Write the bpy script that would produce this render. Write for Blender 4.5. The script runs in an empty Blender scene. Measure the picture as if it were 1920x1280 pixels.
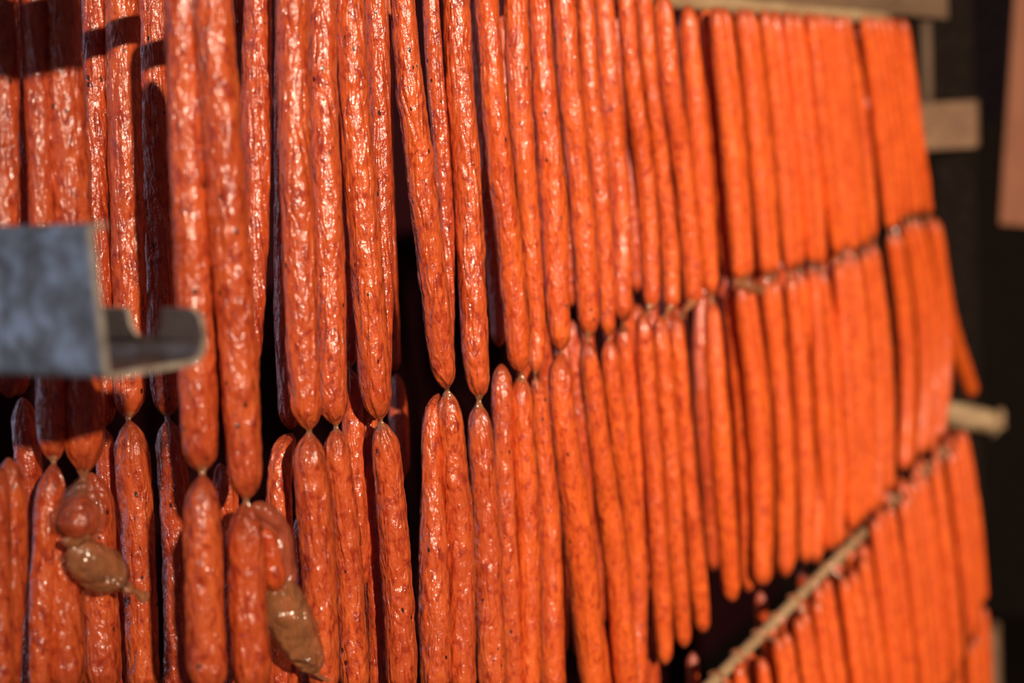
import bpy, bmesh, math, random
import numpy as np
from mathutils import Vector, Matrix, noise

C = bpy.context.scene.collection
sc = bpy.context.scene
F = 2770.0                                   # focal length in pixels of the 1920 px wide frame
CAMZ = 1.5

def _n(v):
    v = np.array(v, float); return v / np.linalg.norm(v)
_D = np.array([(2600 - 960) / F, (640 - 115) / F, -1.])       # direction of the smoke sticks, seen from the camera
_dn = np.array([0.07, -1., 0.]); _dn[2] = -(_dn[0] * _D[0] + _dn[1] * _D[1]) / _D[2]
_D = _n(_D); _Z = -_n(_dn); _Y = np.cross(_Z, _D)
RW = np.array([_D, _Y, _Z])                  # camera axes -> world axes

# ------------------------------------------------------------------ camera
cam = bpy.data.cameras.new('camera'); co = bpy.data.objects.new('camera', cam); C.objects.link(co)
M3 = Matrix([[float(RW[i, j]) for j in range(3)] for i in range(3)])
co.matrix_world = Matrix.Translation((0, 0, CAMZ)) @ M3.to_4x4()
cam.sensor_width = 36; cam.lens = 36 * F / 1920; cam.clip_start = 0.01; cam.clip_end = 50
cam.dof.use_dof = True; cam.dof.focus_distance = 0.745; cam.dof.aperture_fstop = 4.7
sc.camera = co
# ------------------------------------------------------------------ world, sun, daylight
w = bpy.data.worlds.new('world'); sc.world = w; w.use_nodes = True
bg = w.node_tree.nodes['Background']; bg.inputs[0].default_value = (0.40, 0.26, 0.38, 1); bg.inputs[1].default_value = 0.085
def aim(o, d):
    o.rotation_euler = Vector(d).to_track_quat('-Z', 'Y').to_euler()
SUN = RW @ _n([-0.074, -0.035, -0.19])         # direction of the warm light
sun = bpy.data.lights.new('warm_lamp', 'SPOT'); sun.energy = 945; sun.shadow_soft_size = 0.035; sun.color = (1.0, 0.80, 0.60)
sun.spot_size = math.radians(48); sun.spot_blend = 1.0
so = bpy.data.objects.new('warm_lamp', sun); C.objects.link(so)
_l = RW @ np.array([-.15, -.04, -.66]) - SUN * 3.5; so.location = (_l[0], _l[1], _l[2] + CAMZ)
_t = RW @ np.array([.76, .22, -1.6]) - _l; aim(so, _t)
# cool daylight, area light added unseen at left for the blue edge streaks
al = bpy.data.lights.new('left_daylight', 'AREA'); al.energy = 2.6; al.size = 0.5; al.size_y = 1.4; al.shape = 'RECTANGLE'; al.color = (0.55, 0.68, 1.0)
ao = bpy.data.objects.new('left_daylight', al); C.objects.link(ao); ao.location = (0.30, 1.45, 1.75); aim(ao, (0.12, -1.0, -0.2))
a2_ = al.copy(); a2_.energy = 1.7; a2o = bpy.data.objects.new('cool_fill', a2_); C.objects.link(a2o); a2o.location = (-0.55, 1.0, 1.9); aim(a2o, (1.0, -0.5, -0.35))  # unseen cool fill, added to put blue back on the rail plate
sc.view_settings.view_transform = 'Standard'; sc.view_settings.look = 'None'
sc.view_settings.exposure = 0.0; sc.view_settings.gamma = 1.0; sc.view_settings.use_curve_mapping = False

# ------------------------------------------------------------------ geometry helpers
def ray(x, y):
    return RW @ np.array([(x - 960) / F, (640 - y) / F, -1.])
YP = ray(580, 500)[1] * .68                  # distance of the hanging plane from the camera
def P(x, y, dz=0.0):
    """point of the hanging plane (parallel to the sticks) at dz metres behind it along the view depth"""
    r = ray(x, y); t = YP / r[1] + dz
    p = r * t; return Vector((p[0], p[1], p[2] + CAMZ)), t
def PZ(x, y, z):
    p = ray(x, y) * z; return Vector((p[0], p[1], p[2] + CAMZ))

# ------------------------------------------------------------------ materials
def mat(name):
    m = bpy.data.materials.new(name); m.use_nodes = True
    nt = m.node_tree; return m, nt, nt.nodes['Principled BSDF'], nt.nodes, nt.links
def coords(N, L, scale, rand=True):
    tc = N.new('ShaderNodeTexCoord'); mp = N.new('ShaderNodeMapping'); mp.inputs['Scale'].default_value = scale
    if rand:
        oi = N.new('ShaderNodeObjectInfo'); ad = N.new('ShaderNodeVectorMath'); ad.operation = 'SCALE'; ad.inputs[0].default_value = (7.3, 3.1, 9.7)
        L.new(oi.outputs['Random'], ad.inputs['Scale']); a2 = N.new('ShaderNodeVectorMath'); L.new(tc.outputs['Object'], a2.inputs[0]); L.new(ad.outputs[0], a2.inputs[1])
        L.new(a2.outputs[0], mp.inputs['Vector'])
    else: L.new(tc.outputs['Object'], mp.inputs['Vector'])
    return mp.outputs[0]
def nz(N, L, vec, scale, detail=3, rough=.5, dist=0):
    n = N.new('ShaderNodeTexNoise'); n.inputs['Scale'].default_value = scale; n.inputs['Detail'].default_value = detail
    n.inputs['Roughness'].default_value = rough; n.inputs['Distortion'].default_value = dist
    L.new(vec, n.inputs['Vector']); return n.outputs[0]
def ramp(N, L, fac, stops):
    r = N.new('ShaderNodeValToRGB'); e = r.color_ramp.elements
    e[0].position, e[0].color = stops[0][0], (*stops[0][1], 1); e[1].position, e[1].color = stops[-1][0], (*stops[-1][1], 1)
    for p, c in stops[1:-1]:
        k = e.new(p); k.color = (*c, 1)
    L.new(fac, r.inputs[0]); return r.outputs[0]
def mixc(N, L, f, a, b, mode='MIX'):
    m = N.new('ShaderNodeMix'); m.data_type = 'RGBA'; m.blend_type = mode
    for sock, v in ((m.inputs[0], f), (m.inputs[6], a), (m.inputs[7], b)):
        if hasattr(v, 'links'): L.new(v, sock)
        else: sock.default_value = v if isinstance(v, float) else (*v, 1)
    return m.outputs[2]
def math_(N, L, op, a, b=0.0, clamp=False):
    m = N.new('ShaderNodeMath'); m.operation = op; m.use_clamp = clamp
    for s, v in ((m.inputs[0], a), (m.inputs[1], b)):
        if hasattr(v, 'links'): L.new(v, s)
        else: s.default_value = v
    return m.outputs[0]
def bump(N, L, b, h, strength, dist, prev=None):
    k = N.new('ShaderNodeBump'); k.inputs['Strength'].default_value = strength; k.inputs['Distance'].default_value = dist
    L.new(h, k.inputs['Height'])
    if prev is not None: L.new(prev, k.inputs['Normal'])
    return k.outputs[0]

def sausage_mat(name, base, dark, coat=1.0, bs=1.0, rough=.34, stretch=.2):
    m, nt, b, N, L = mat(name)
    v = coords(N, L, (1, 1, .55)); vs = coords(N, L, (1, 1, stretch))
    mott = nz(N, L, v, 250, 4, .62, .5)
    col = ramp(N, L, mott, [(.36, dark), (.49, base), (.72, tuple(min(1, c * k) for c, k in zip(base, (1.08, 1.35, 1.6))))])
    big = nz(N, L, v, 45, 2, .5)
    col = mixc(N, L, ramp(N, L, big, [(.35, (0, 0, 0)), (.7, (1, 1, 1))]), mixc(N, L, .45, col, dark), col)
    vo = N.new('ShaderNodeTexVoronoi'); vo.inputs['Scale'].default_value = 170; L.new(v, vo.inputs['Vector'])
    pk = nz(N, L, v, 95, 1, .5)
    spec = math_(N, L, 'MULTIPLY', math_(N, L, 'LESS_THAN', vo.outputs['Distance'], .13), math_(N, L, 'GREATER_THAN', pk, .56))
    col = mixc(N, L, spec, col, (.06, .012, .006))
    at = N.new('ShaderNodeAttribute'); at.attribute_name = 'tip'
    col = mixc(N, L, math_(N, L, 'MULTIPLY', at.outputs['Fac'], .75), col, (.30, .055, .022))
    L.new(col, b.inputs['Base Color'])
    b.inputs['Roughness'].default_value = rough
    b.inputs['Specular IOR Level'].default_value = .5
    b.inputs['Subsurface Weight'].default_value = .12; b.inputs['Subsurface Radius'].default_value = (1, .25, .08); b.inputs['Subsurface Scale'].default_value = .0035
    b.inputs['Coat Weight'].default_value = coat; b.inputs['Coat Roughness'].default_value = .13; b.inputs['Coat IOR'].default_value = 1.5
    n1 = nz(N, L, vs, 170, 2, .5, .7); n2 = nz(N, L, v, 420, 3, .55, .3)
    rid = math_(N, L, 'ABSOLUTE', math_(N, L, 'SUBTRACT', n1, .5))
    nn = bump(N, L, b, rid, .9 * bs, .0035)
    nn = bump(N, L, b, n2, .55 * bs, .0016, nn)
    L.new(nn, b.inputs['Normal']); L.new(nn, b.inputs['Coat Normal'])
    return m
M = {}
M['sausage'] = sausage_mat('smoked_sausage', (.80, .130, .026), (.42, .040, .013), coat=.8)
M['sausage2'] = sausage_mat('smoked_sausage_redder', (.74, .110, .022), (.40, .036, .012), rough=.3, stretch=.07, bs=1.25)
M['sausage3'] = sausage_mat('smoked_sausage_drier', (.93, .142, .013), (.60, .062, .009), coat=.35, bs=.7, rough=.5)

M['sausage4'] = sausage_mat('smoked_sausage_orange', (.88, .138, .017), (.52, .050, .010), coat=.55, bs=.85, rough=.42)

def casing_mat(name, colr, alpha, rough=.18):
    m, nt, b, N, L = mat(name)
    v = coords(N, L, (1, 1, .4)); n1 = nz(N, L, v, 160, 3, .6, 1.2)
    L.new(ramp(N, L, n1, [(.3, tuple(c * .72 for c in colr)), (.7, colr)]), b.inputs['Base Color'])
    b.inputs['Roughness'].default_value = rough; b.inputs['Alpha'].default_value = alpha
    b.inputs['Coat Weight'].default_value = 1; b.inputs['Coat Roughness'].default_value = .2; b.inputs['Specular IOR Level'].default_value = .9
    b.inputs['Subsurface Weight'].default_value = .15; b.inputs['Subsurface Scale'].default_value = .004
    rid = math_(N, L, 'ABSOLUTE', math_(N, L, 'SUBTRACT', nz(N, L, v, 210, 2, .5, 1.0), .5))
    cr = math_(N, L, 'ABSOLUTE', math_(N, L, 'SUBTRACT', nz(N, L, coords(N, L, (1, 1, 1)), 48, 1, .5, .8), .5))
    nn = bump(N, L, b, cr, 1.0, .010); nn = bump(N, L, b, rid, .6, .0022, nn); L.new(nn, b.inputs['Normal']); L.new(nn, b.inputs['Coat Normal'])
    return m
M['casing'] = casing_mat('twisted_casing', (.55, .21, .085), .8)
M['bulb'] = casing_mat('amber_casing', (.60, .235, .09), .60, .12)
M['neck'] = casing_mat('meaty_casing', (.60, .13, .06), .72, .14)
M['film'] = casing_mat('clear_casing_film', (.50, .18, .10), .22, .10)

def wood_mat(name, a, bcol, sc_=(1, 1, 1), rough=.7):
    m, nt, b, N, L = mat(name)
    v = coords(N, L, sc_, False); n = nz(N, L, v, 60, 4, .6, .6)
    L.new(ramp(N, L, n, [(.3, a), (.7, bcol)]), b.inputs['Base Color']); b.inputs['Roughness'].default_value = rough
    L.new(bump(N, L, b, n, .4, .002), b.inputs['Normal']); return m
M['stick'] = wood_mat('beech_stick', (.34, .20, .10), (.62, .44, .24), (.15, 1, 1))
M['beam'] = wood_mat('grey_brown_wood', (.17, .10, .058), (.30, .18, .105), (.15, 1, 1))
M['block'] = wood_mat('tan_wood', (.20, .105, .055), (.34, .19, .10), (.2, 1, 1))
M['post'] = wood_mat('reddish_wood', (.36, .135, .07), (.50, .20, .11), (1, 1, .15))
M['panel'] = wood_mat('haze_board', (.03, .018, .013), (.06, .036, .026), (1, 1, .2))
M['wall'] = wood_mat('sooty_wall', (.010, .007, .005), (.026, .017, .013), (1, 1, 1), .95)
M['wall_dark'] = wood_mat('gap_shade_wall', (.030, .005, .008), (.052, .009, .013), (1, 1, 1), 1.0)  # maroon shade and haze of the gaps put into the wall colour
for _k in ('wall', 'wall_dark'): M[_k].node_tree.nodes['Principled BSDF'].inputs['Specular IOR Level'].default_value = .08

m, nt, b, N, L = mat('stained_steel'); M['steel'] = m
v = coords(N, L, (1, 1, 1), False); a = nz(N, L, v, 90, 5, .65, .5); a2 = nz(N, L, v, 40, 2, .5)
L.new(ramp(N, L, a, [(.34, (.13, .14, .15)), (.5, (.25, .29, .35)), (.62, (.42, .54, .72))]), b.inputs['Base Color'])
b.inputs['Metallic'].default_value = .5
L.new(math_(N, L, 'ADD', math_(N, L, 'MULTIPLY', a2, .3), .3), b.inputs['Roughness'])
L.new(bump(N, L, b, a, .5, .001), b.inputs['Normal'])
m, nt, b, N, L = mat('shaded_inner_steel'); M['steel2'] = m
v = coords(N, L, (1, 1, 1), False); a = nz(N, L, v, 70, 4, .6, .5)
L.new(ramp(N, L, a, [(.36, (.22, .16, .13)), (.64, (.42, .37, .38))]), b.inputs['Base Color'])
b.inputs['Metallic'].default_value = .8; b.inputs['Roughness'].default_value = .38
m, nt, b, N, L = mat('steel_edge_highlight'); M['edge'] = m  # highlight along the cut edges put into a lighter cream steel
v = coords(N, L, (1, 1, 1), False)
L.new(ramp(N, L, nz(N, L, v, 120, 3), [(.35, (.42, .33, .24)), (.65, (.85, .76, .62))]), b.inputs['Base Color'])
b.inputs['Metallic'].default_value = .35; b.inputs['Roughness'].default_value = .42

# ------------------------------------------------------------------ object helpers
def obj(name, me, m, parent=None, label=None, cat=None, group=None, kind=None, loc=None):
    o = bpy.data.objects.new(name, me); C.objects.link(o)
    if m is not None: me.materials.append(m)
    if parent is not None:
        o.parent = parent; o.matrix_parent_inverse = parent.matrix_world.inverted() if False else Matrix.Identity(4)
        o.location = (Vector(loc) if loc is not None else Vector((0, 0, 0))) - parent.location
    elif loc is not None: o.location = loc
    if label: o['label'] = label
    if cat: o['category'] = cat
    if group: o['group'] = group
    if kind: o['kind'] = kind
    return o
def catmull(pts, n):
    pts = [np.array(p, float) for p in pts]
    pts = [2 * pts[0] - pts[1]] + pts + [2 * pts[-1] - pts[-2]]
    seg = len(pts) - 3; out = []
    for i in range(n + 1):
        u = i / n * seg; k = min(int(u), seg - 1); t = u - k
        a, b_, c, d = pts[k:k + 4]
        out.append(.5 * ((2 * b_) + (-a + c) * t + (2 * a - 5 * b_ + 4 * c - d) * t * t + (-a + 3 * b_ - 3 * c + d) * t ** 3))
    return np.array(out)
def sweep(pts4, nr, nl, prof, folds=None, uneven=0.0, seed=0.0, ridge=0.0):
    """tube along (x,y,z,r); prof(d0,d1,r)->(radius factor, tip weight) from the distances to the two ends"""
    c = catmull(pts4, nl)
    d = np.r_[0, np.cumsum(np.linalg.norm(np.diff(c[:, :3], axis=0), axis=1))]; Lg = d[-1]
    # resample so that the ends get more rings
    u = np.linspace(0, 1, nl + 1); u = u - .11 * np.sin(4 * np.pi * u) / 2 * .6
    dd = np.clip(u, 0, 1) * Lg; c = np.stack([np.interp(dd, d, c[:, k]) for k in range(4)], 1); d = dd
    T = np.gradient(c[:, :3], axis=0); T /= np.linalg.norm(T, axis=1)[:, None]
    ref = np.array([1., 0, 0]) if abs(T[0][0]) < .8 else np.array([0, 0, 1.])
    o = c[0, :3].copy(); verts = []; tips = []
    S = Vector((seed * 3.1, seed * 1.7, seed * 2.3))
    th = np.linspace(0, 2 * np.pi, nr, endpoint=False)
    for i in range(nl + 1):
        A = ref - T[i] * ref.dot(T[i]); A /= np.linalg.norm(A); B = np.cross(T[i], A)
        f, tw = prof(d[i], Lg - d[i], c[i, 3])
        for t in th:
            r = c[i, 3] * f
            q = c[i, :3] + (A * math.cos(t) + B * math.sin(t)) * r
            if uneven or ridge:
                s = Vector((q[0] * 1.0, q[1] * 1.0, q[2] * .55)); k = 1.0
                if uneven: k += uneven * noise.noise(s * 110 + S)
                if ridge:
                    s2 = Vector((q[0], q[1], q[2] * .28))
                    k += ridge * (abs(noise.noise(s2 * 230 + S)) - .25) + ridge * .5 * noise.noise(s * 420 + S)
                q = c[i, :3] + (A * math.cos(t) + B * math.sin(t)) * (r * k)
            if folds and tw > 0:
                kk = 1 + folds * tw * math.sin(t * 7 + seed * 5 + 2 * math.sin(t + seed)); q = c[i, :3] + (q - c[i, :3]) * kk
            verts.append(tuple(q - o)); tips.append(tw)
    n = len(verts); faces = []
    for i in range(nl):
        for j in range(nr):
            j2 = (j + 1) % nr
            faces.append((i * nr + j, i * nr + j2, (i + 1) * nr + j2, (i + 1) * nr + j))
    faces.append(tuple(range(nr - 1, -1, -1))); faces.append(tuple(range(nl * nr, nl * nr + nr)))
    me = bpy.data.meshes.new('sweep'); me.from_pydata(verts, [], faces)
    me.polygons.foreach_set('use_smooth', [True] * len(me.polygons))
    at = me.attributes.new('tip', 'FLOAT', 'POINT'); at.data.foreach_set('value', tips)
    me.update(); return me, Vector(o)
def prof_sausage(d0, d1, r, k0=2.1, k1=1.75):
    def e(d, k):
        x = min(1, d / (k * r)); return max(.10, math.sin(x * math.pi / 2) ** .62)
    f = e(d0, k0) * e(d1, k1)
    tw = max(0, 1 - min(d0 / 2.4, d1 / 1.7) / r); return f, tw
rnd = random.Random(7)
COUNT = [0]
def sausage(px, wpx, dz=0.0, q=2, m='sausage', label=None, group=None, world=None, name='sausage', prof=prof_sausage):
    """px: image-traced centre line set out on the hanging plane; wpx: widths"""
    COUNT[0] += 1
    if world is not None: pts = world
    else:
        if not isinstance(wpx, (list, tuple)): wpx = [wpx] * len(px)
        dzs = dz if isinstance(dz, (list, tuple)) else [dz] * len(px)
        pts = []
        for (x, y), ww, z_ in zip(px, wpx, dzs):
            p, t = P(x, y, z_); pts.append((*p, ww / 2 * t / F * 1.12))
    nr, nl = ((14, 36), (22, 70), (44, 190))[q]
    me, o = sweep(pts, nr, nl, prof, folds=.15, uneven=(.10, .10, .085)[q], ridge=(0, .08, .10)[q], seed=COUNT[0] * 1.37)
    return obj(name, me, M[m], None, label, 'sausage', group, loc=o), pts
def twist(parent, pu, pl, q=2, name='casing_twist', m='casing'):
    """gathered casing between two links: starts on the end cone of the upper link and ends on the top cone of the lower"""
    a = Vector(pu[-1][:3]); b_ = Vector(pl[0][:3]); r1 = pu[-1][3] * 1.0; r2 = pl[0][3] * 1.0
    r1 = (pu[-1][3] + pu[-2][3]) / 2; r2 = (pl[0][3] + pl[1][3]) / 2
    A = a + (Vector(pu[-2][:3]) - a).normalized() * r1 * 1.0; B = b_ + (Vector(pl[1][:3]) - b_).normalized() * r2 * 1.1
    mid = (a + b_) / 2; rm = min(r1, r2) * .20; dd = (B - A).normalized() * rm * 1.2
    pts = [(*A, pu[-1][3] * .70), (*((A + mid * 2) / 3), (pu[-1][3] * .70 + rm * 2) / 3), (*(mid - dd * .5), rm), (*(mid + dd * .5), rm), (*((B + mid * 2) / 3), (pl[0][3] * .72 + rm * 2) / 3), (*B, pl[0][3] * .72)]
    me, o = sweep(pts, 30 if q == 2 else 12, 40 if q == 2 else 10, lambda d0, d1, r: (1, 1), folds=.13, seed=COUNT[0] * .7)
    return obj(name, me, M[m], parent, loc=o)
def box_mesh(sx, sy, sz, bev=.0015):
    bm = bmesh.new(); bmesh.ops.create_cube(bm, size=1); bmesh.ops.scale(bm, vec=(sx, sy, sz), verts=bm.verts)
    bmesh.ops.bevel(bm, geom=list(bm.edges), offset=bev, segments=2, affect='EDGES')
    me = bpy.data.meshes.new('box'); bm.to_mesh(me); bm.free(); return me

# ------------------------------------------------------------------ the smoke chamber
def slab(name, lo, hi, m):
    me = box_mesh(hi[0] - lo[0], hi[1] - lo[1], hi[2] - lo[2], .005)
    o = obj(name, me, m, kind='structure', loc=((lo[0] + hi[0]) / 2, (lo[1] + hi[1]) / 2, (lo[2] + hi[2]) / 2)); return o
slab('wall_left', (-1.0, 1.60, 0), (4.2, 1.68, 2.7), M['wall_dark'])
slab('wall_back', (4.2, -1.5, 0), (4.3, 1.68, 2.7), M['wall'])
slab('floor', (-1.0, -1.5, -.08), (4.3, 1.68, 0), M['wall'])

# ------------------------------------------------------------------ steel rails with notches for the sticks
c0 = PZ(197, 714, .47)                        # near bottom corner of the rail's cut end
def rail(dzv, label, group):
    th = .0019; H = .0500; Wd = None; DROP = .0026
    # floor depth: follow the stick direction until it projects under the lip
    r = ray(392, 684); k = (c0.y) / r[1]; Wd = r[0] * k - c0.x
    root = bpy.data.objects.new('stick_rail', None); C.objects.link(root); root.location = (c0.x, c0.y, c0.z + dzv)
    root['label'] = label; root['category'] = 'rail'
    x0, y0, z0 = 0, 0, 0; Lr = .55
    # profile in (x,z): top flange, plate, floor, bend
    pr = []; fl = .007; rb = .003
    path = [(fl, H)] + [(rb - rb * math.sin(a), H - rb + rb * math.cos(a)) for a in np.linspace(0, math.pi / 2, 6)]
    path += [(rb - rb * math.cos(a), rb - rb * math.sin(a)) for a in np.linspace(0, math.pi / 2, 6)]
    R2 = .009
    path += [(Wd - R2 + R2 * math.sin(a), R2 - R2 * math.cos(a)) for a in np.linspace(0, math.pi / 2, 8)]
    path = [(px_, pz_ - DROP * max(0, px_ - .003) / Wd) if pz_ < .01 and px_ > .003 else (px_, pz_) for px_, pz_ in path]
    def offs(path, t):
        out = []
        for i, p in enumerate(path):
            a = path[max(0, i - 1)]; b_ = path[min(len(path) - 1, i + 1)]
            dx, dy = b_[0] - a[0], b_[1] - a[1]; l = math.hypot(dx, dy); out.append((p[0] - dy / l * t, p[1] + dx / l * t))
        return out
    inner = offs(path, th)
    def extrude_strip(A, B, y0, y1, nseg=1):
        bm = bmesh.new(); n = len(A)
        rows = []
        for y in (y0, y1):
            rows.append([bm.verts.new((p[0], y, p[1])) for p in A] + [bm.verts.new((p[0], y, p[1])) for p in reversed(B)])
        m_ = len(rows[0])
        for i in range(m_): bm.faces.new((rows[0][i], rows[0][(i + 1) % m_], rows[1][(i + 1) % m_], rows[1][i]))
        for rw in rows:
            for i in range(n - 1): bm.faces.new((rw[i], rw[i + 1], rw[m_ - 2 - i], rw[m_ - 1 - i]))
        bmesh.ops.recalc_face_normals(bm, faces=bm.faces)
        me = bpy.data.meshes.new('strip'); bm.to_mesh(me); bm.free()
        return me
    ch = obj('channel', extrude_strip(path, inner, 0.0006, Lr), M['steel']); ch.parent = root
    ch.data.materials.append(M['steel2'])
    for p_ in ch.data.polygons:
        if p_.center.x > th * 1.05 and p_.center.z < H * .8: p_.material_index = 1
    ed = obj('cut_edge', extrude_strip(offs(path, -.0001), offs(path, th + .0001), -.0004, .0006), M['edge']); ed.parent = root; ed['label'] = 'highlight-coloured metal edge of the rail end'
    # lip with U notches, in the (y,z) plane
    zt = .0165; out = [(0, R2 - DROP - .0005), (0, zt - .006)] + [(.006 - .006 * math.cos(a), zt - .006 + .006 * math.sin(a)) for a in np.linspace(0.2, math.pi / 2, 6)]
    y = .0
    for k in range(0 if dzv else 4):
        yc = .0262 + k * .075; rn = .0080
        out += [(yc - rn - .0010, zt)] + [(yc - rn * math.cos(a) * (1 + .0 * a), zt - .0025 - rn * 1.2 * math.sin(a)) for a in np.linspace(0, math.pi, 14)] + [(yc + rn + .0010, zt)]
    out += [(Lr, zt), (Lr, R2 - DROP - .0005)]
    cu = bpy.data.curves.new('lip', 'CURVE'); cu.dimensions = '2D'; cu.fill_mode = 'BOTH'; cu.extrude = th / 2; cu.bevel_depth = .0002
    sp = cu.splines.new('POLY'); sp.points.add(len(out) - 1)
    for p_, q_ in zip(sp.points, out): p_.co = (q_[0], q_[1], 0, 1)
    sp.use_cyclic_u = True
    t_ = bpy.data.objects.new('tmp', cu); C.objects.link(t_); dg = bpy.context.evaluated_depsgraph_get(); dg.update()
    me = bpy.data.meshes.new_from_object(t_.evaluated_get(dg)); bpy.data.objects.remove(t_)
    me.materials.clear()
    me.transform(Matrix(((0, 0, 1, Wd - th / 2), (1, 0, 0, 0), (0, 1, 0, 0), (0, 0, 0, 1))))
    lp = obj('notched_lip', me, M['steel2']); lp.parent = root
    me.materials.append(M['edge'])
    for p_ in me.polygons:
        if abs(p_.normal.x) < .5: p_.material_index = 1
    return root
rail(0, 'stained grey steel rail with a round notched lip, jutting in from the left', None)
rail(.153, 'second grey steel rail above the picture, shading the top left sausages', None)

# ------------------------------------------------------------------ sticks and timber
def cyl_between(a, b_, r, m, name, label=None, cat=None, parent=None, n=20, wob=.0):
    a = Vector(a); b_ = Vector(b_); k = [(*(a.lerp(b_, t)), r) for t in (0, .33, .66, 1)]
    me, o = sweep(k, n, 24, lambda d0, d1, rr: ((1, 0) if min(d0, d1) > r * .3 else (.85, 0)), uneven=wob)
    return obj(name, me, m, parent, label, cat, loc=o)
ZU = CAMZ + .078; ZL = CAMZ - .404
cyl_between((.16, YP + .016, ZU), (1.54, YP + .016, ZU), .0065, M['stick'], 'smoke_stick', 'upper round wooden stick that carries the top row of sausages', 'stick', wob=.05)
def zs(X): return CAMZ - .428 + (X - .75) * .0283
cyl_between((.75, YP, zs(.75)), (1.70, YP, zs(1.70)), .0046, M['stick'], 'smoke_stick', 'pale lower wooden stick running diagonally above the bottom row of sausages', 'stick', wob=.08)
def plank(name, p, size, m, label, cat, rot=(0, 0, 0)):
    o = obj(name, box_mesh(*size), m, None, label, cat, loc=p); o.rotation_euler = rot; return o
b0 = Vector((1.27, YP + .03, CAMZ + .1015))
plank('wooden_beam', (1.44, YP + .030, CAMZ + .0995), (.68, .03, .032), M['beam'], 'grey brown wooden beam along the top edge above the sausage row', 'beam')
# things beyond the end of the rack
_u = PZ(1800, 640, 2.06); plank('rack_upright', (_u.x, _u.y, 1.2), (.03, .05, 2.4), M['wall'], 'dark upright of the rack beyond the right end of the sausages', 'upright')
plank('wooden_block', tuple(PZ(1757, 236, 2.0)), (.05, .105, .062), M['block'], 'tan wooden block sticking out right of the top row of sausages', 'block', (0, 0, math.radians(8)))
plank('wooden_block', tuple(PZ(1852, 1240, 1.95)), (.04, .03, .10), M['block'], 'small tan wooden block at the lower right, beside the bottom row', 'block', (0, 0, .1))
plank('wooden_post', tuple(PZ(1992, 130, 2.35)), (.06, .15, .50), M['post'], 'reddish upright wooden post at the top right edge', 'post', (math.radians(5.0), 0, math.radians(-6)))
plank('haze_board', tuple(PZ(1835, 40, 2.7)), (.03, .20, .36), M['beam'], 'brown board standing in for the haze behind, top right', 'board', (0, 0, .2))  # added board, its brown stands in for the background haze
se = cyl_between(PZ(1740, 766, 2.04), PZ(1862, 792, 2.03), .017, M['stick'], 'broken_stick', 'short pale stick end with a knob, right of the lower links', 'stick', wob=.2)
me, o = sweep([(*PZ(1850, 788, 2.03), .019), (*PZ(1868, 793, 2.03), .024), (*PZ(1884, 800, 2.03), .016)], 16, 12, lambda a, b, r: (max(.2, math.sin(min(1, min(a, b) / .016) * 1.57)), 0), uneven=.2, seed=4)
obj('knob', me, M['stick'], se, loc=o)

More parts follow.
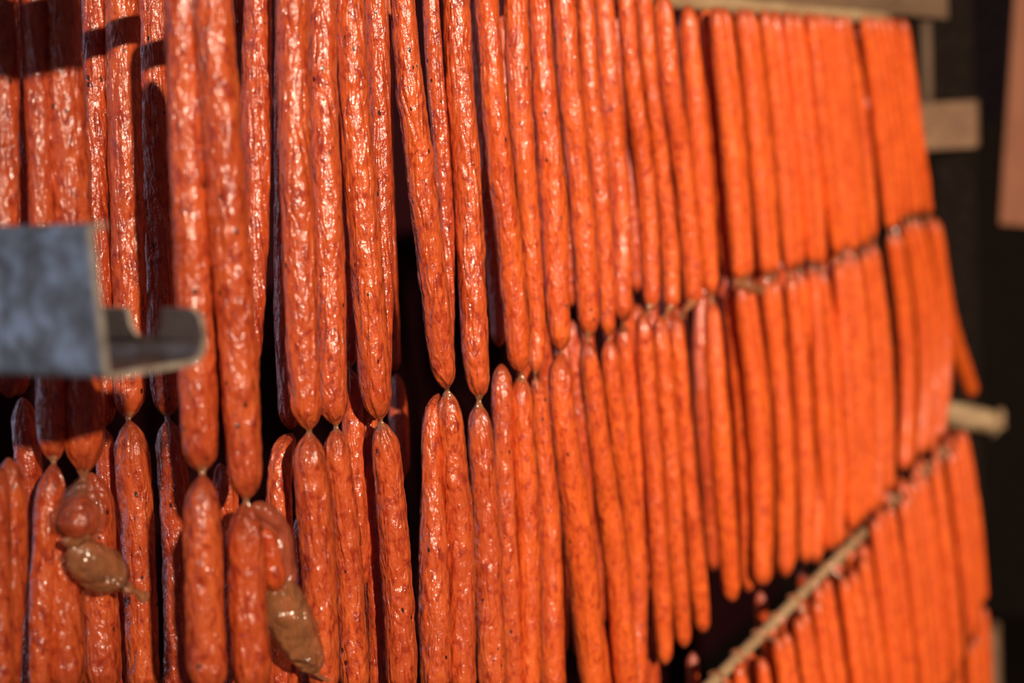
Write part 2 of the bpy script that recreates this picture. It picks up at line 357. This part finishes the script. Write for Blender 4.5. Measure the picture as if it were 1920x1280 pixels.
# ------------------------------------------------------------------ sausages, traced row by row
# upper links: (id, centre line px, widths px, dz, quality, material, label)
UP = {
'a': ([(4, -78), (8, 250), (12, 520), (18, 745)], 48, .115, 2, 'sausage2', 'leftmost sausage of the upper row, cut by the left edge above the steel rail'),
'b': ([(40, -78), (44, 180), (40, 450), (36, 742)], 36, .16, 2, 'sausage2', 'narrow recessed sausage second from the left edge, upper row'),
'c': ([(62, -78), (74, 300), (85, 560), (95, 720), (96, 800), (101, 866)], [42, 42, 46, 50, 48, 34], .105, 2, 'sausage', 'slim sausage with a bluish sheen on its left edge, above the rail'),
'd': ([(110, -78), (125, 250), (140, 500), (152, 720), (156, 820), (157, 888)], [62, 66, 68, 72, 66, 44], .10, 2, 'sausage', 'wide sausage shaded at its top, ending above the clear casing bubble'),
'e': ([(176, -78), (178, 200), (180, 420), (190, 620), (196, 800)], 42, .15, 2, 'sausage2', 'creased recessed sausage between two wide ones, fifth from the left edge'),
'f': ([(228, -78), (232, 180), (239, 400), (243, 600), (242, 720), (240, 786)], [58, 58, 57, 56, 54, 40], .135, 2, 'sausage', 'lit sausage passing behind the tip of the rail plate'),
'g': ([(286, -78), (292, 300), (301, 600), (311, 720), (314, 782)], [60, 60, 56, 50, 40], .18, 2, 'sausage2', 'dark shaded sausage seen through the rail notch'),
'h': ([(337, -78), (346, 170), (354, 350), (362, 540), (370, 720), (374, 820), (379, 886)], [56, 60, 62, 62, 64, 60, 40], 0, 2, 'sausage', 'long sausage touching the hooked end of the steel rail'),
'i': ([(393, -78), (408, 150), (420, 300), (432, 480), (445, 640), (456, 820), (462, 936)], [64, 67, 68, 66, 64, 60, 40], -.02, 2, 'sausage', 'nearest bulging upper sausage, reaching lowest, just right of the rail hook'),
'i2': ([(444, -60), (444, 62)], 40, .09, 2, 'sausage2', 'recessed sausage cut short at its shadow edge, in the top gap right of the nearest bulging sausage'),  # stops where the cast shadow begins, the shaded rest is left out
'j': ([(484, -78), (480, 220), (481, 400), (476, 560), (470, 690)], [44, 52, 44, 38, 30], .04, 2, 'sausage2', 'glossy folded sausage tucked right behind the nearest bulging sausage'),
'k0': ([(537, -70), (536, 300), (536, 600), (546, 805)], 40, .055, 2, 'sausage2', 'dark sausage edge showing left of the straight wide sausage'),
'k': ([(547, -78), (551, 230), (559, 420), (566, 620), (572, 740), (580, 806)], [56, 56, 56, 55, 54, 40], 0, 2, 'sausage', 'straight wide sausage, first of a touching pair right of the first dark gap'),
'l': ([(603, -78), (606, 230), (614, 400), (620, 600), (624, 740), (630, 797)], [46, 50, 54, 53, 50, 36], .008, 2, 'sausage', 'second of the touching pair, blistered with highlights near its top'),
'm0': ([(640, 60), (646, 350), (652, 560), (655, 688)], [40, 40, 38, 30], .05, 2, 'sausage2', 'half hidden sausage with a short end, behind the blistered sausage'),
'm': ([(651, -78), (664, 200), (679, 400), (692, 560), (702, 700), (712, 787)], [50, 52, 54, 56, 54, 36], .002, 2, 'sausage', 'smooth sausage slanting right and fused with a thin shiny one'),
'm2': ([(722, -78), (724, 300), (730, 500), (740, 695)], [26, 26, 26, 22], .14, 1, 'sausage2', 'dim sausage far back behind the thin shiny one'),
'n': ([(702, -78), (710, 180), (716, 380), (720, 560), (717, 690), (714, 782)], [42, 40, 36, 32, 30, 24], .014, 2, 'sausage2', 'thin shiny sausage with long wrinkles, left of the widest dark gap'),
'o': ([(749, -78), (767, 150), (782, 270), (799, 410), (814, 540), (826, 650), (837, 728)], [38, 46, 49, 50, 48, 44, 30], .004, 2, 'sausage', 'slanting sausage right of the widest dark gap'),
'p': ([(802, -78), (815, 130), (827, 280), (836, 420), (839, 560), (838, 680)], [28, 30, 30, 28, 24, 20], .02, 2, 'sausage2', 'very thin glossy sausage wedged beside the slanting one'),
'q': ([(852, -78), (862, 150), (872, 280), (880, 420), (889, 620), (894, 690), (900, 745)], [44, 47, 48, 48, 46, 42, 30], .004, 2, 'sausage', 'plump sausage left of a pale thin edge'),
'r0': ([(880, -78), (906, 220), (912, 380), (928, 520), (935, 650)], [30, 28, 28, 30, 26], .05, 1, 'sausage2', 'dim recessed sausage in the gap right of the plump sausage'),
'r': ([(907, -78), (922, 150), (936, 300), (950, 420), (962, 540), (970, 640), (976, 698)], [40, 42, 44, 44, 43, 40, 26], 0, 2, 'sausage4', 'first slightly blurred sausage of the upper row, beside a dark gap'),
's': ([(965, -78), (971, 150), (981, 290), (992, 420), (1001, 540), (1006, 640), (1003, 700)], [42, 41, 40, 36, 34, 30, 22], .01, 1, 'sausage4', 'sausage narrowing downward in the middle of the upper row'),
't': ([(1007, -78), (1018, 150), (1030, 290), (1038, 420), (1045, 560), (1051, 658)], [32, 42, 48, 47, 42, 26], 0, 1, 'sausage4', 'upper sausage with a small grey fleck on its right side'),
'u': ([(1054, -48), (1066, 150), (1080, 300), (1091, 420), (1101, 550), (1105, 632)], [40, 41, 40, 42, 40, 24], 0, 1, 'sausage4', 'left sausage of the blurred trio in the centre of the upper row'),
'v': ([(1093, -48), (1105, 150), (1120, 300), (1129, 420), (1137, 550), (1141, 630)], [32, 32, 37, 35, 30, 20], .012, 1, 'sausage4', 'middle sausage of the blurred trio in the centre of the upper row'),
'w': ([(1130, -44), (1141, 150), (1156, 300), (1165, 420), (1167, 530), (1167, 600)], [34, 36, 34, 34, 32, 22], .008, 1, 'sausage4', 'right sausage of the blurred trio, left of a thin dark gap'),
'x': ([(1170, -36), (1186, 150), (1205, 300), (1216, 420), (1220, 520), (1222, 582)], [32, 30, 32, 34, 32, 20], .0, 1, 'sausage4', 'first sausage right of the thin dark gap, upper row'),
'y': ([(1203, -30), (1219, 150), (1238, 300), (1251, 420), (1258, 520), (1259, 586)], [30, 29, 30, 31, 31, 20], .012, 1, 'sausage4', 'second sausage right of the thin dark gap, upper row'),
'z': ([(1240, -16), (1255, 150), (1277, 300), (1290, 420), (1298, 520), (1302, 578)], [33, 36, 36, 36, 35, 22], .004, 1, 'sausage4', 'third sausage right of the thin dark gap, hanging just before the stick shows'),
}
LO = {
'a': ([(16, 858), (22, 940), (22, 1050), (17, 1180), (14, 1310)], [44, 50, 50, 46, 44], .10, 2, 'sausage', 'leftmost lower link, rounded top lit below the rail'),
'a2': ([(-8, 870), (-6, 1000), (-2, 1150), (4, 1310)], 46, .085, 2, 'sausage', 'lower link cut by the left edge of the picture'),
'b': ([(42, 744), (48, 800), (54, 900), (62, 1050), (60, 1310)], [34, 44, 44, 42, 40], .15, 2, 'sausage2', 'dark shaded lower link with a blue glint, under the rail'),
'c': ([(101, 870), (96, 920), (88, 980), (80, 1100), (72, 1310)], [36, 46, 46, 42, 36], .10, 2, 'sausage', 'slim leaning lower link with a pale pointed top, below the rail'),
'd': ([(152, 925), (128, 975), (119, 1050), (120, 1130), (123, 1310)], [44, 58, 62, 64, 64], .098, 2, 'sausage', 'wide lower link left of the amber casing bulb'),
'e': ([(168, 885), (180, 950), (183, 1050), (187, 1140), (194, 1310)], [44, 58, 60, 60, 68], .12, 2, 'sausage', 'lower link directly behind the amber casing bulb'),
'e2': ([(190, 800), (200, 870), (207, 1000), (216, 1130), (222, 1310)], [28, 36, 34, 34, 32], .165, 2, 'sausage2', 'thin recessed lower link right of the clear casing bubble'),
'f': ([(242, 788), (248, 850), (256, 960), (261, 1050), (271, 1310)], [46, 58, 55, 55, 52], .13, 2, 'sausage', 'lower link lit below a shadow edge, touched by the casing knot'),
'g': ([(315, 786), (320, 840), (327, 930), (330, 1060), (330, 1310)], [36, 50, 50, 44, 40], .175, 2, 'sausage2', 'half shaded lower link in the dark gap left of the two nearest links'),
'h': ([(380, 890), (379, 960), (381, 1050), (384, 1140), (391, 1310)], [44, 60, 64, 64, 68], -.005, 2, 'sausage', 'left one of the two nearest pink-topped lower links'),
'i0': ([(412, 868), (424, 940), (436, 1060), (440, 1310)], [28, 40, 42, 40], .07, 2, 'sausage2', 'shaded lower link between the two nearest pink-topped links'),
'i': ([(461, 941), (460, 1000), (463, 1060), (466, 1140), (474, 1310)], [46, 60, 62, 64, 66], -.02, 2, 'sausage', 'right one of the two nearest pink-topped lower links'),
'i1': ([(505, 1150), (520, 1220), (528, 1330)], [30, 40, 44], .04, 2, 'sausage2', 'short lower link end at the bottom behind the long amber casing'),
'j': ([(548, 812), (528, 860), (524, 950), (530, 1060), (540, 1310)], [36, 42, 44, 44, 44], .045, 2, 'sausage', 'lower link running behind the long torn amber casing'),
'j2': ([(566, 960), (575, 1080), (583, 1310)], [36, 40, 40], .06, 1, 'sausage2', 'sliver of a recessed lower link beside the long amber casing'),
'k': ([(580, 810), (580, 860), (589, 960), (598, 1070), (609, 1310)], [42, 54, 58, 58, 52], 0, 2, 'sausage', 'lower link with a pinkish gathered top under the straight wide sausage'),
'l': ([(630, 802), (632, 850), (644, 960), (655, 1080), (667, 1310)], [34, 44, 46, 48, 50], .008, 2, 'sausage', 'lower link with a bulging bright top, right of the pinkish gathered one'),
'm0': ([(656, 692), (661, 760), (664, 860), (668, 960), (678, 1100)], [28, 38, 38, 36, 34], .045, 2, 'sausage', 'recessed lower link whose top starts higher, left of the narrow gap'),
'm1': ([(695, 730), (688, 830), (690, 950), (704, 1100), (713, 1310)], [22, 36, 34, 38, 40], .04, 2, 'sausage2', 'brownish lower link half hidden left of the widest dark gap'),
'm': ([(715, 790), (725, 850), (735, 970), (745, 1100), (755, 1310)], [34, 46, 50, 52, 54], .003, 2, 'sausage', 'lower link with whitish gathered casing at its top, left of the widest gap'),
'm3': ([(742, 700), (748, 800), (752, 900)], [24, 34, 30], .14, 1, 'sausage2', 'dim blurred sausage far back in the widest dark gap'),
'n': ([(822, 738), (808, 800), (809, 880), (812, 1000), (814, 1150), (817, 1310)], [24, 30, 34, 46, 52, 56], .02, 2, 'sausage', 'lower link right of the widest dark gap, narrow at its top'),
'o': ([(839, 732), (843, 790), (852, 890), (861, 1000), (868, 1310)], [34, 44, 48, 50, 46], .006, 2, 'sausage', 'lower link with bright wrinkled tip under the slanting sausage'),
'p': ([(896, 757), (900, 810), (905, 890), (912, 1000), (923, 1310)], [28, 42, 45, 46, 50], .006, 2, 'sausage', 'lower link with a smooth pinkish upper part, under the plump sausage'),
'q': ([(940, 682), (941, 740), (944, 850), (949, 980), (963, 1310)], [26, 36, 34, 34, 34], .018, 2, 'sausage', 'shiny pointed lower link that starts higher than its left neighbour'),
'r': ([(977, 703), (976, 750), (982, 860), (990, 1000), (995, 1310)], [26, 40, 41, 40, 34], .004, 1, 'sausage4', 'left of the two paired lower links beside the shiny pointed one'),
's': ([(1002, 708), (1011, 750), (1021, 880), (1030, 1020), (1037, 1310)], [20, 28, 34, 40, 46], .010, 1, 'sausage4', 'right of the two paired lower links, with a glossy shoulder'),
't': ([(1052, 660), (1050, 720), (1063, 840), (1081, 980), (1100, 1140), (1116, 1310)], [26, 40, 46, 50, 50, 46], 0, 1, 'sausage4', 'slanting lower link with a dark gap along its left side'),
't2': ([(1090, 1080), (1115, 1180), (1128, 1310)], [26, 34, 40], .03, 1, 'sausage4', 'short lower link portion in the gap at the bottom centre'),
'u': ([(1098, 640), (1108, 700), (1124, 840), (1146, 990), (1163, 1140), (1176, 1310)], [24, 34, 38, 42, 42, 42], 0, 1, 'sausage4', 'blurred slanting lower link right of the one with a dark gap'),
'v': ([(1141, 634), (1146, 700), (1163, 840), (1188, 1000), (1196, 1150), (1194, 1310)], [20, 32, 34, 36, 32, 30], .012, 1, 'sausage4', 'blurred lower link bending back to the left at its foot'),
'w': ([(1166, 606), (1175, 690), (1189, 830), (1203, 960), (1208, 1090)], [20, 30, 30, 30, 24], .03, 1, 'sausage4', 'pale streaked lower link ending above the first stub at the bottom'),
'x': ([(1204, 588), (1209, 660), (1222, 830), (1234, 1020), (1243, 1160), (1247, 1246)], [20, 30, 31, 33, 33, 24], 0, 1, 'sausage4', 'lowest reaching rounded link beside the dark wedge at the bottom'),
'y': ([(1238, 592), (1241, 660), (1255, 830), (1267, 1020), (1276, 1140), (1283, 1214)], [20, 31, 32, 33, 32, 24], .010, 1, 'sausage4', 'second rounded link end right of the dark wedge at the bottom'),
'z': ([(1267, 590), (1271, 660), (1285, 830), (1301, 1010), (1311, 1110), (1318, 1186)], [20, 30, 30, 32, 32, 24], .004, 1, 'sausage4', 'third rounded link end right of the dark wedge at the bottom'),
}
MATS = {}
ends = {}
made = {}
for k, (px, wp, dz, q, m, lab) in UP.items():
    if isinstance(wp, list): wp = wp[:-1] + [max(wp[-1], .84 * wp[-2])]
    o, pts = sausage(px, wp, dz, q, m, lab, 'sausages of the upper row')
    made[k] = (o, pts)
for k, (px, wp, dz, q, m, lab) in LO.items():
    if isinstance(wp, list): wp = [max(wp[0], .84 * wp[1])] + wp[1:]
    o, pts = sausage(px, wp, dz, q, m, lab, 'sausages of the second row')
    ends[k] = (o, pts)
for k in 'c d f g h i k l m o q r s t u v w x y z m0'.split():
    ku = k; kl = {'m0': 'm0', 'd': 'd', 'o': 'o', 'q': 'p'}.get(k, k)
    o, pu = made[ku]; _, pl = ends[kl]
    if kl == 'd':
        a = Vector(pu[-1][:3]); b_ = Vector(PZ(156, 905, -1) if False else P(156, 906, .10)[0])
    else: a = Vector(pu[-1][:3]); b_ = Vector(pl[0][:3])
    if kl == 'd': pl = [(*b_, pl[0][3]), pl[1]]
    twist(o, pu, pl, 2 if UP[k][3] == 2 else 1)

# right hand, densely packed stretch of the two upper rows
def itp(x, tab):
    return float(np.interp(x, [t[0] for t in tab], [t[1] for t in tab]))
JR = [(1200, 582), (1260, 584), (1330, 562), (1360, 532), (1440, 526), (1500, 508), (1560, 492), (1620, 462), (1660, 440), (1710, 410), (1760, 402)]
BR = [(1230, 1245), (1290, 1200), (1340, 1162), (1385, 1125), (1440, 1092), (1500, 1062), (1545, 1045), (1600, 1000), (1640, 955), (1690, 890), (1730, 850), (1770, 822)]
_u = 'first second third fourth fifth sixth seventh eighth ninth'.split()
ORD = ['', 'second ', 'third ', 'fourth ', 'fifth ', 'sixth ', 'seventh ', 'eighth ', 'ninth ', 'tenth ', 'eleventh ', 'twelfth ', 'thirteenth ', 'fourteenth ', 'fifteenth ', 'sixteenth ', 'seventeenth ', 'eighteenth ', 'nineteenth ']
for _t, _c in (('twentieth ', 'twenty-'), ('thirtieth ', 'thirty-'), ('fortieth ', 'forty-'), ('fiftieth ', 'fifty-')): ORD += [_t] + [_c + q + ' ' for q in _u]
def from_right(i, what):
    return ('rightmost ' + what) if i == 0 else (ORD[i] + what + ', counted from the right end')
GAPS = (1349, 1462, 1506, 1652)
def packed(x0, x1, base):
    xs = [x0]
    while xs[-1] < x1: xs.append(xs[-1] + base * (2600 - xs[-1]) / 1270 * rnd.uniform(.72, 1.28))
    xs[-1] = x1; xs = [x for x in xs if min(abs(x - g) for g in GAPS) > 7]
    if xs[-1] - xs[-2] < base * .4: xs.pop(-2)
    return xs
xs = packed(1334, 1741, 19.5)
for i, xj in enumerate(xs):
    wd = 36.5 * (2600 - xj) / 1290 * rnd.uniform(.92, 1.06)
    far = rnd.uniform(-.012, .03)
    if i % 3 == 1: far += .02
    xt = xj - itp(xj, [(1334, 46), (1741, 52)]) + rnd.uniform(-3, 3)
    yt = 8 + (xt - 1280) * .066
    yj = itp(xj, JR) + rnd.uniform(-7, 5)
    bow = rnd.uniform(-5, 4)
    idx = len(xs) - 1 - i
    o, pu = sausage([(xt, yt), (xt + (xj - xt) * .36 + bow, yt + (yj - yt) * .33), (xt + (xj - xt) * .7 + bow, yt + (yj - yt) * .67), (xj, yj - 3)],
                    [wd * .8, wd, wd, wd * .72], far, 0, 'sausage3', from_right(idx, 'blurred sausage of the upper row'), 'sausages of the upper row')
    xb = xj + itp(xj, [(1334, 38), (1741, 22)]) + rnd.uniform(-4, 4)
    yb = itp(xb, BR) + rnd.uniform(-8, 6); yt2 = yj + 4
    bw = itp(xj, [(1334, 6), (1741, 14)]) + rnd.uniform(-8, 6)
    o2, pl = sausage([(xj, yt2), (xj + (xb - xj) * .33 + bw, yt2 + (yb - yt2) * .33), (xj + (xb - xj) * .67 + bw, yt2 + (yb - yt2) * .67), (xb, yb)],
                     [wd * .7, wd, wd, wd * .8], [far, far - .004, far - .004, far], 0, 'sausage3', from_right(idx, 'blurred link of the second row'), 'sausages of the second row')
    twist(o, pu, pl, 0)
sausage([(1750, 408), (1760, 500), (1775, 590), (1797, 665), (1823, 740)], [26, 31, 31, 30, 28], .03, 1, 'sausage3', 'stray sausage swinging out to the right of the second row', 'sausages of the second row')
# brownish gathered casing in the joint row

# bottom row: hangs from the lower stick
SP = []
X = .975
while X < 1.715:
    SP.append(X); X += rnd.uniform(.0115, .0165)
SP.append(SP[-1] + .012)
for i, X in enumerate(SP):
    r = .0068 * rnd.uniform(.92, 1.08); dy = rnd.uniform(-.018, -.006)
    if i % 2: dy += .012
    lean = .010 + rnd.uniform(-.004, .006); out = -.016; ZL = zs(X); zt = ZL - .006 + rnd.uniform(-.006, .004); Lg = (.24 if X < 1.6 else .215) + rnd.uniform(-.006, .006)
    zt += .006
    if X > 1.34: zt += .014; dy += .004
    y0 = YP + dy
    pts = [(X, y0, zt, r * .8), (X + lean * .3, y0 + out * .45, zt - Lg * .33, r), (X + lean * .7, y0 + out * .8, zt - Lg * .67, r), (X + lean, y0 + out, zt - Lg, r * .8)]
    idx = len(SP) - 1 - i
    o, _ = sausage(None, None, q=0, m='sausage3', world=pts, label=from_right(idx, 'sausage of the bottom row on the pale stick'), group='sausages of the bottom row')
    # casing loop over the stick
    yc = YP; R = .0056
    lp = [(X, y0, zt - .004, .0030)] + [(X + .001, yc - R * math.cos(a), ZL + R * math.sin(a), .0019) for a in np.linspace(.1, 2.6, 5)]
    if i % 3 == 0:
        me, oo = sweep(lp, 8, 14, lambda a, b, r_: (1, 1)); obj('casing_loop', me, M['casing'], o, loc=oo)
    if X > 1.60:
        p2 = [(pts[-1][0], pts[-1][1], pts[-1][2] - .006, r * .8), (pts[-1][0] + .003, pts[-1][1], pts[-1][2] - .08, r), (pts[-1][0] + .004, pts[-1][1], pts[-1][2] - .2, r * .8)]
        sausage(None, None, q=0, m='sausage3', world=p2, label=from_right(idx, 'link end below the bottom row'), group='links below the bottom row')
# behind the lower stick
for px, wp, dz, lab in [
    ([(1207, 1170), (1214, 1220), (1222, 1300)], [24, 34, 36], .05, 'short stub with a pinkish tip below the bottom of the blurred links'),
    ([(1298, 1222), (1300, 1300)], [20, 22], .12, 'small dim sausage end low in the dark wedge beside the pale stick'),
    ([(1424, 1108), (1428, 1150), (1432, 1230)], [18, 22, 22], .12, 'pinkish sausage end peeking out above the pale stick'),
    ([(1504, 1062), (1508, 1110), (1512, 1200)], [18, 20, 20], .12, 'second pinkish sausage end above the pale stick, further right')]:
    sausage(px, wp, dz, 1, 'sausage2', lab, 'sausages behind the pale stick')

# rear side of the row, seen through the gaps
X = .80
while X < 1.55:
    r = .0068; y = YP + .042 + rnd.uniform(-.006, .006); j = CAMZ - .125 + rnd.uniform(-.012, .012); a = rnd.uniform(-.008, .008)
    sausage(None, None, q=0, m='sausage2', world=[(X, y, ZU - .002, r * .8), (X + a, y, ZU - .1, r), (X + a, y, j + .004, r * .7)], label='dim sausage of the rear row, glimpsed through gaps of the upper row', group='rear upper sausages')
    sausage(None, None, q=0, m='sausage2', world=[(X + a, y, j - .004, r * .7), (X, y, j - .09, r), (X + a, y, j - .235, r * .8)], label='dim link of the rear row, glimpsed through gaps of the second row', group='rear lower sausages')
    X += rnd.uniform(.019, .028)

# ------------------------------------------------------------------ casing ends hanging in front
def blob(px, wpx, dz, m, name, parent=None, seed=1., un=.25, rd=.2, endk=1.0, **k):
    pts = []
    for (x, y), ww in zip(px, wpx):
        p, t = P(x, y, dz); pts.append((*p, ww / 2 * t / F))
    def pf(d0, d1, r):
        x = min(1, min(d0, d1) / (endk * r)); return max(.12, math.sin(x * 1.5708) ** .7), 0
    me, o = sweep(pts, 40, 60, pf, uneven=un, ridge=rd, seed=seed)
    return obj(name, me, M[m], parent, loc=o, **k)
b0 = blob([(128, 1030), (152, 1040), (180, 1058), (205, 1075), (236, 1098)], [34, 70, 84, 78, 34], .062, 'bulb', 'casing_end', seed=3, un=.10, rd=.12,
          label='amber bulb of empty casing with a knotted tail, hanging at the lower left', cat='casing')
blob([(150, 925), (152, 960), (150, 990), (146, 1018)], [34, 72, 76, 46], .070, 'sausage2', 'meat_lump', b0, seed=5, un=.2, rd=.1)
blob([(157, 890), (153, 925), (150, 965), (146, 1000), (140, 1024)], [14, 62, 98, 94, 50], .070, 'film', 'clear_film', b0, seed=6, un=.15, rd=.2)
blob([(118, 1010), (135, 1018), (152, 1014), (170, 1004)], [16, 20, 18, 14], .060, 'casing', 'twist', b0, seed=8)
blob([(232, 1097), (241, 1104), (250, 1104)], [16, 24, 12], .060, 'casing', 'knot', b0, seed=9)
blob([(246, 1104), (256, 1110), (268, 1118), (277, 1122)], [8, 14, 22, 16], .060, 'casing', 'tail', b0, seed=10, rd=.5)
b1 = blob([(508, 1070), (520, 1110), (540, 1150), (560, 1195), (580, 1235), (592, 1262)], [44, 72, 86, 80, 58, 14], -.02, 'bulb', 'casing_end', seed=13, un=.16, rd=.18,
          label='long torn amber casing end hanging beside the right nearest lower link', cat='casing')
blob([(474, 945), (494, 962), (512, 995), (520, 1040), (522, 1085), (530, 1120)], [14, 46, 60, 62, 68, 40], -.018, 'neck', 'meat_filled_neck', b1, seed=14, un=.14, rd=.14)
blob([(497, 990), (508, 1040), (515, 1080), (520, 1112)], [26, 40, 48, 26], -.026, 'sausage2', 'meat_lump', b1, seed=15, un=.3, rd=.2)
blob([(584, 1248), (592, 1258), (600, 1268), (616, 1276)], [22, 12, 8, 7], -.02, 'casing', 'tail', b1, seed=16, rd=.5)
blob([(1378, 528), (1396, 534), (1414, 540), (1432, 546)], [12, 20, 20, 12], -.01, 'bulb', 'casing_scrap', seed=21, un=.4, rd=.4,
     label='small brownish scrap of casing on the joint row, in the blurred part', cat='casing')
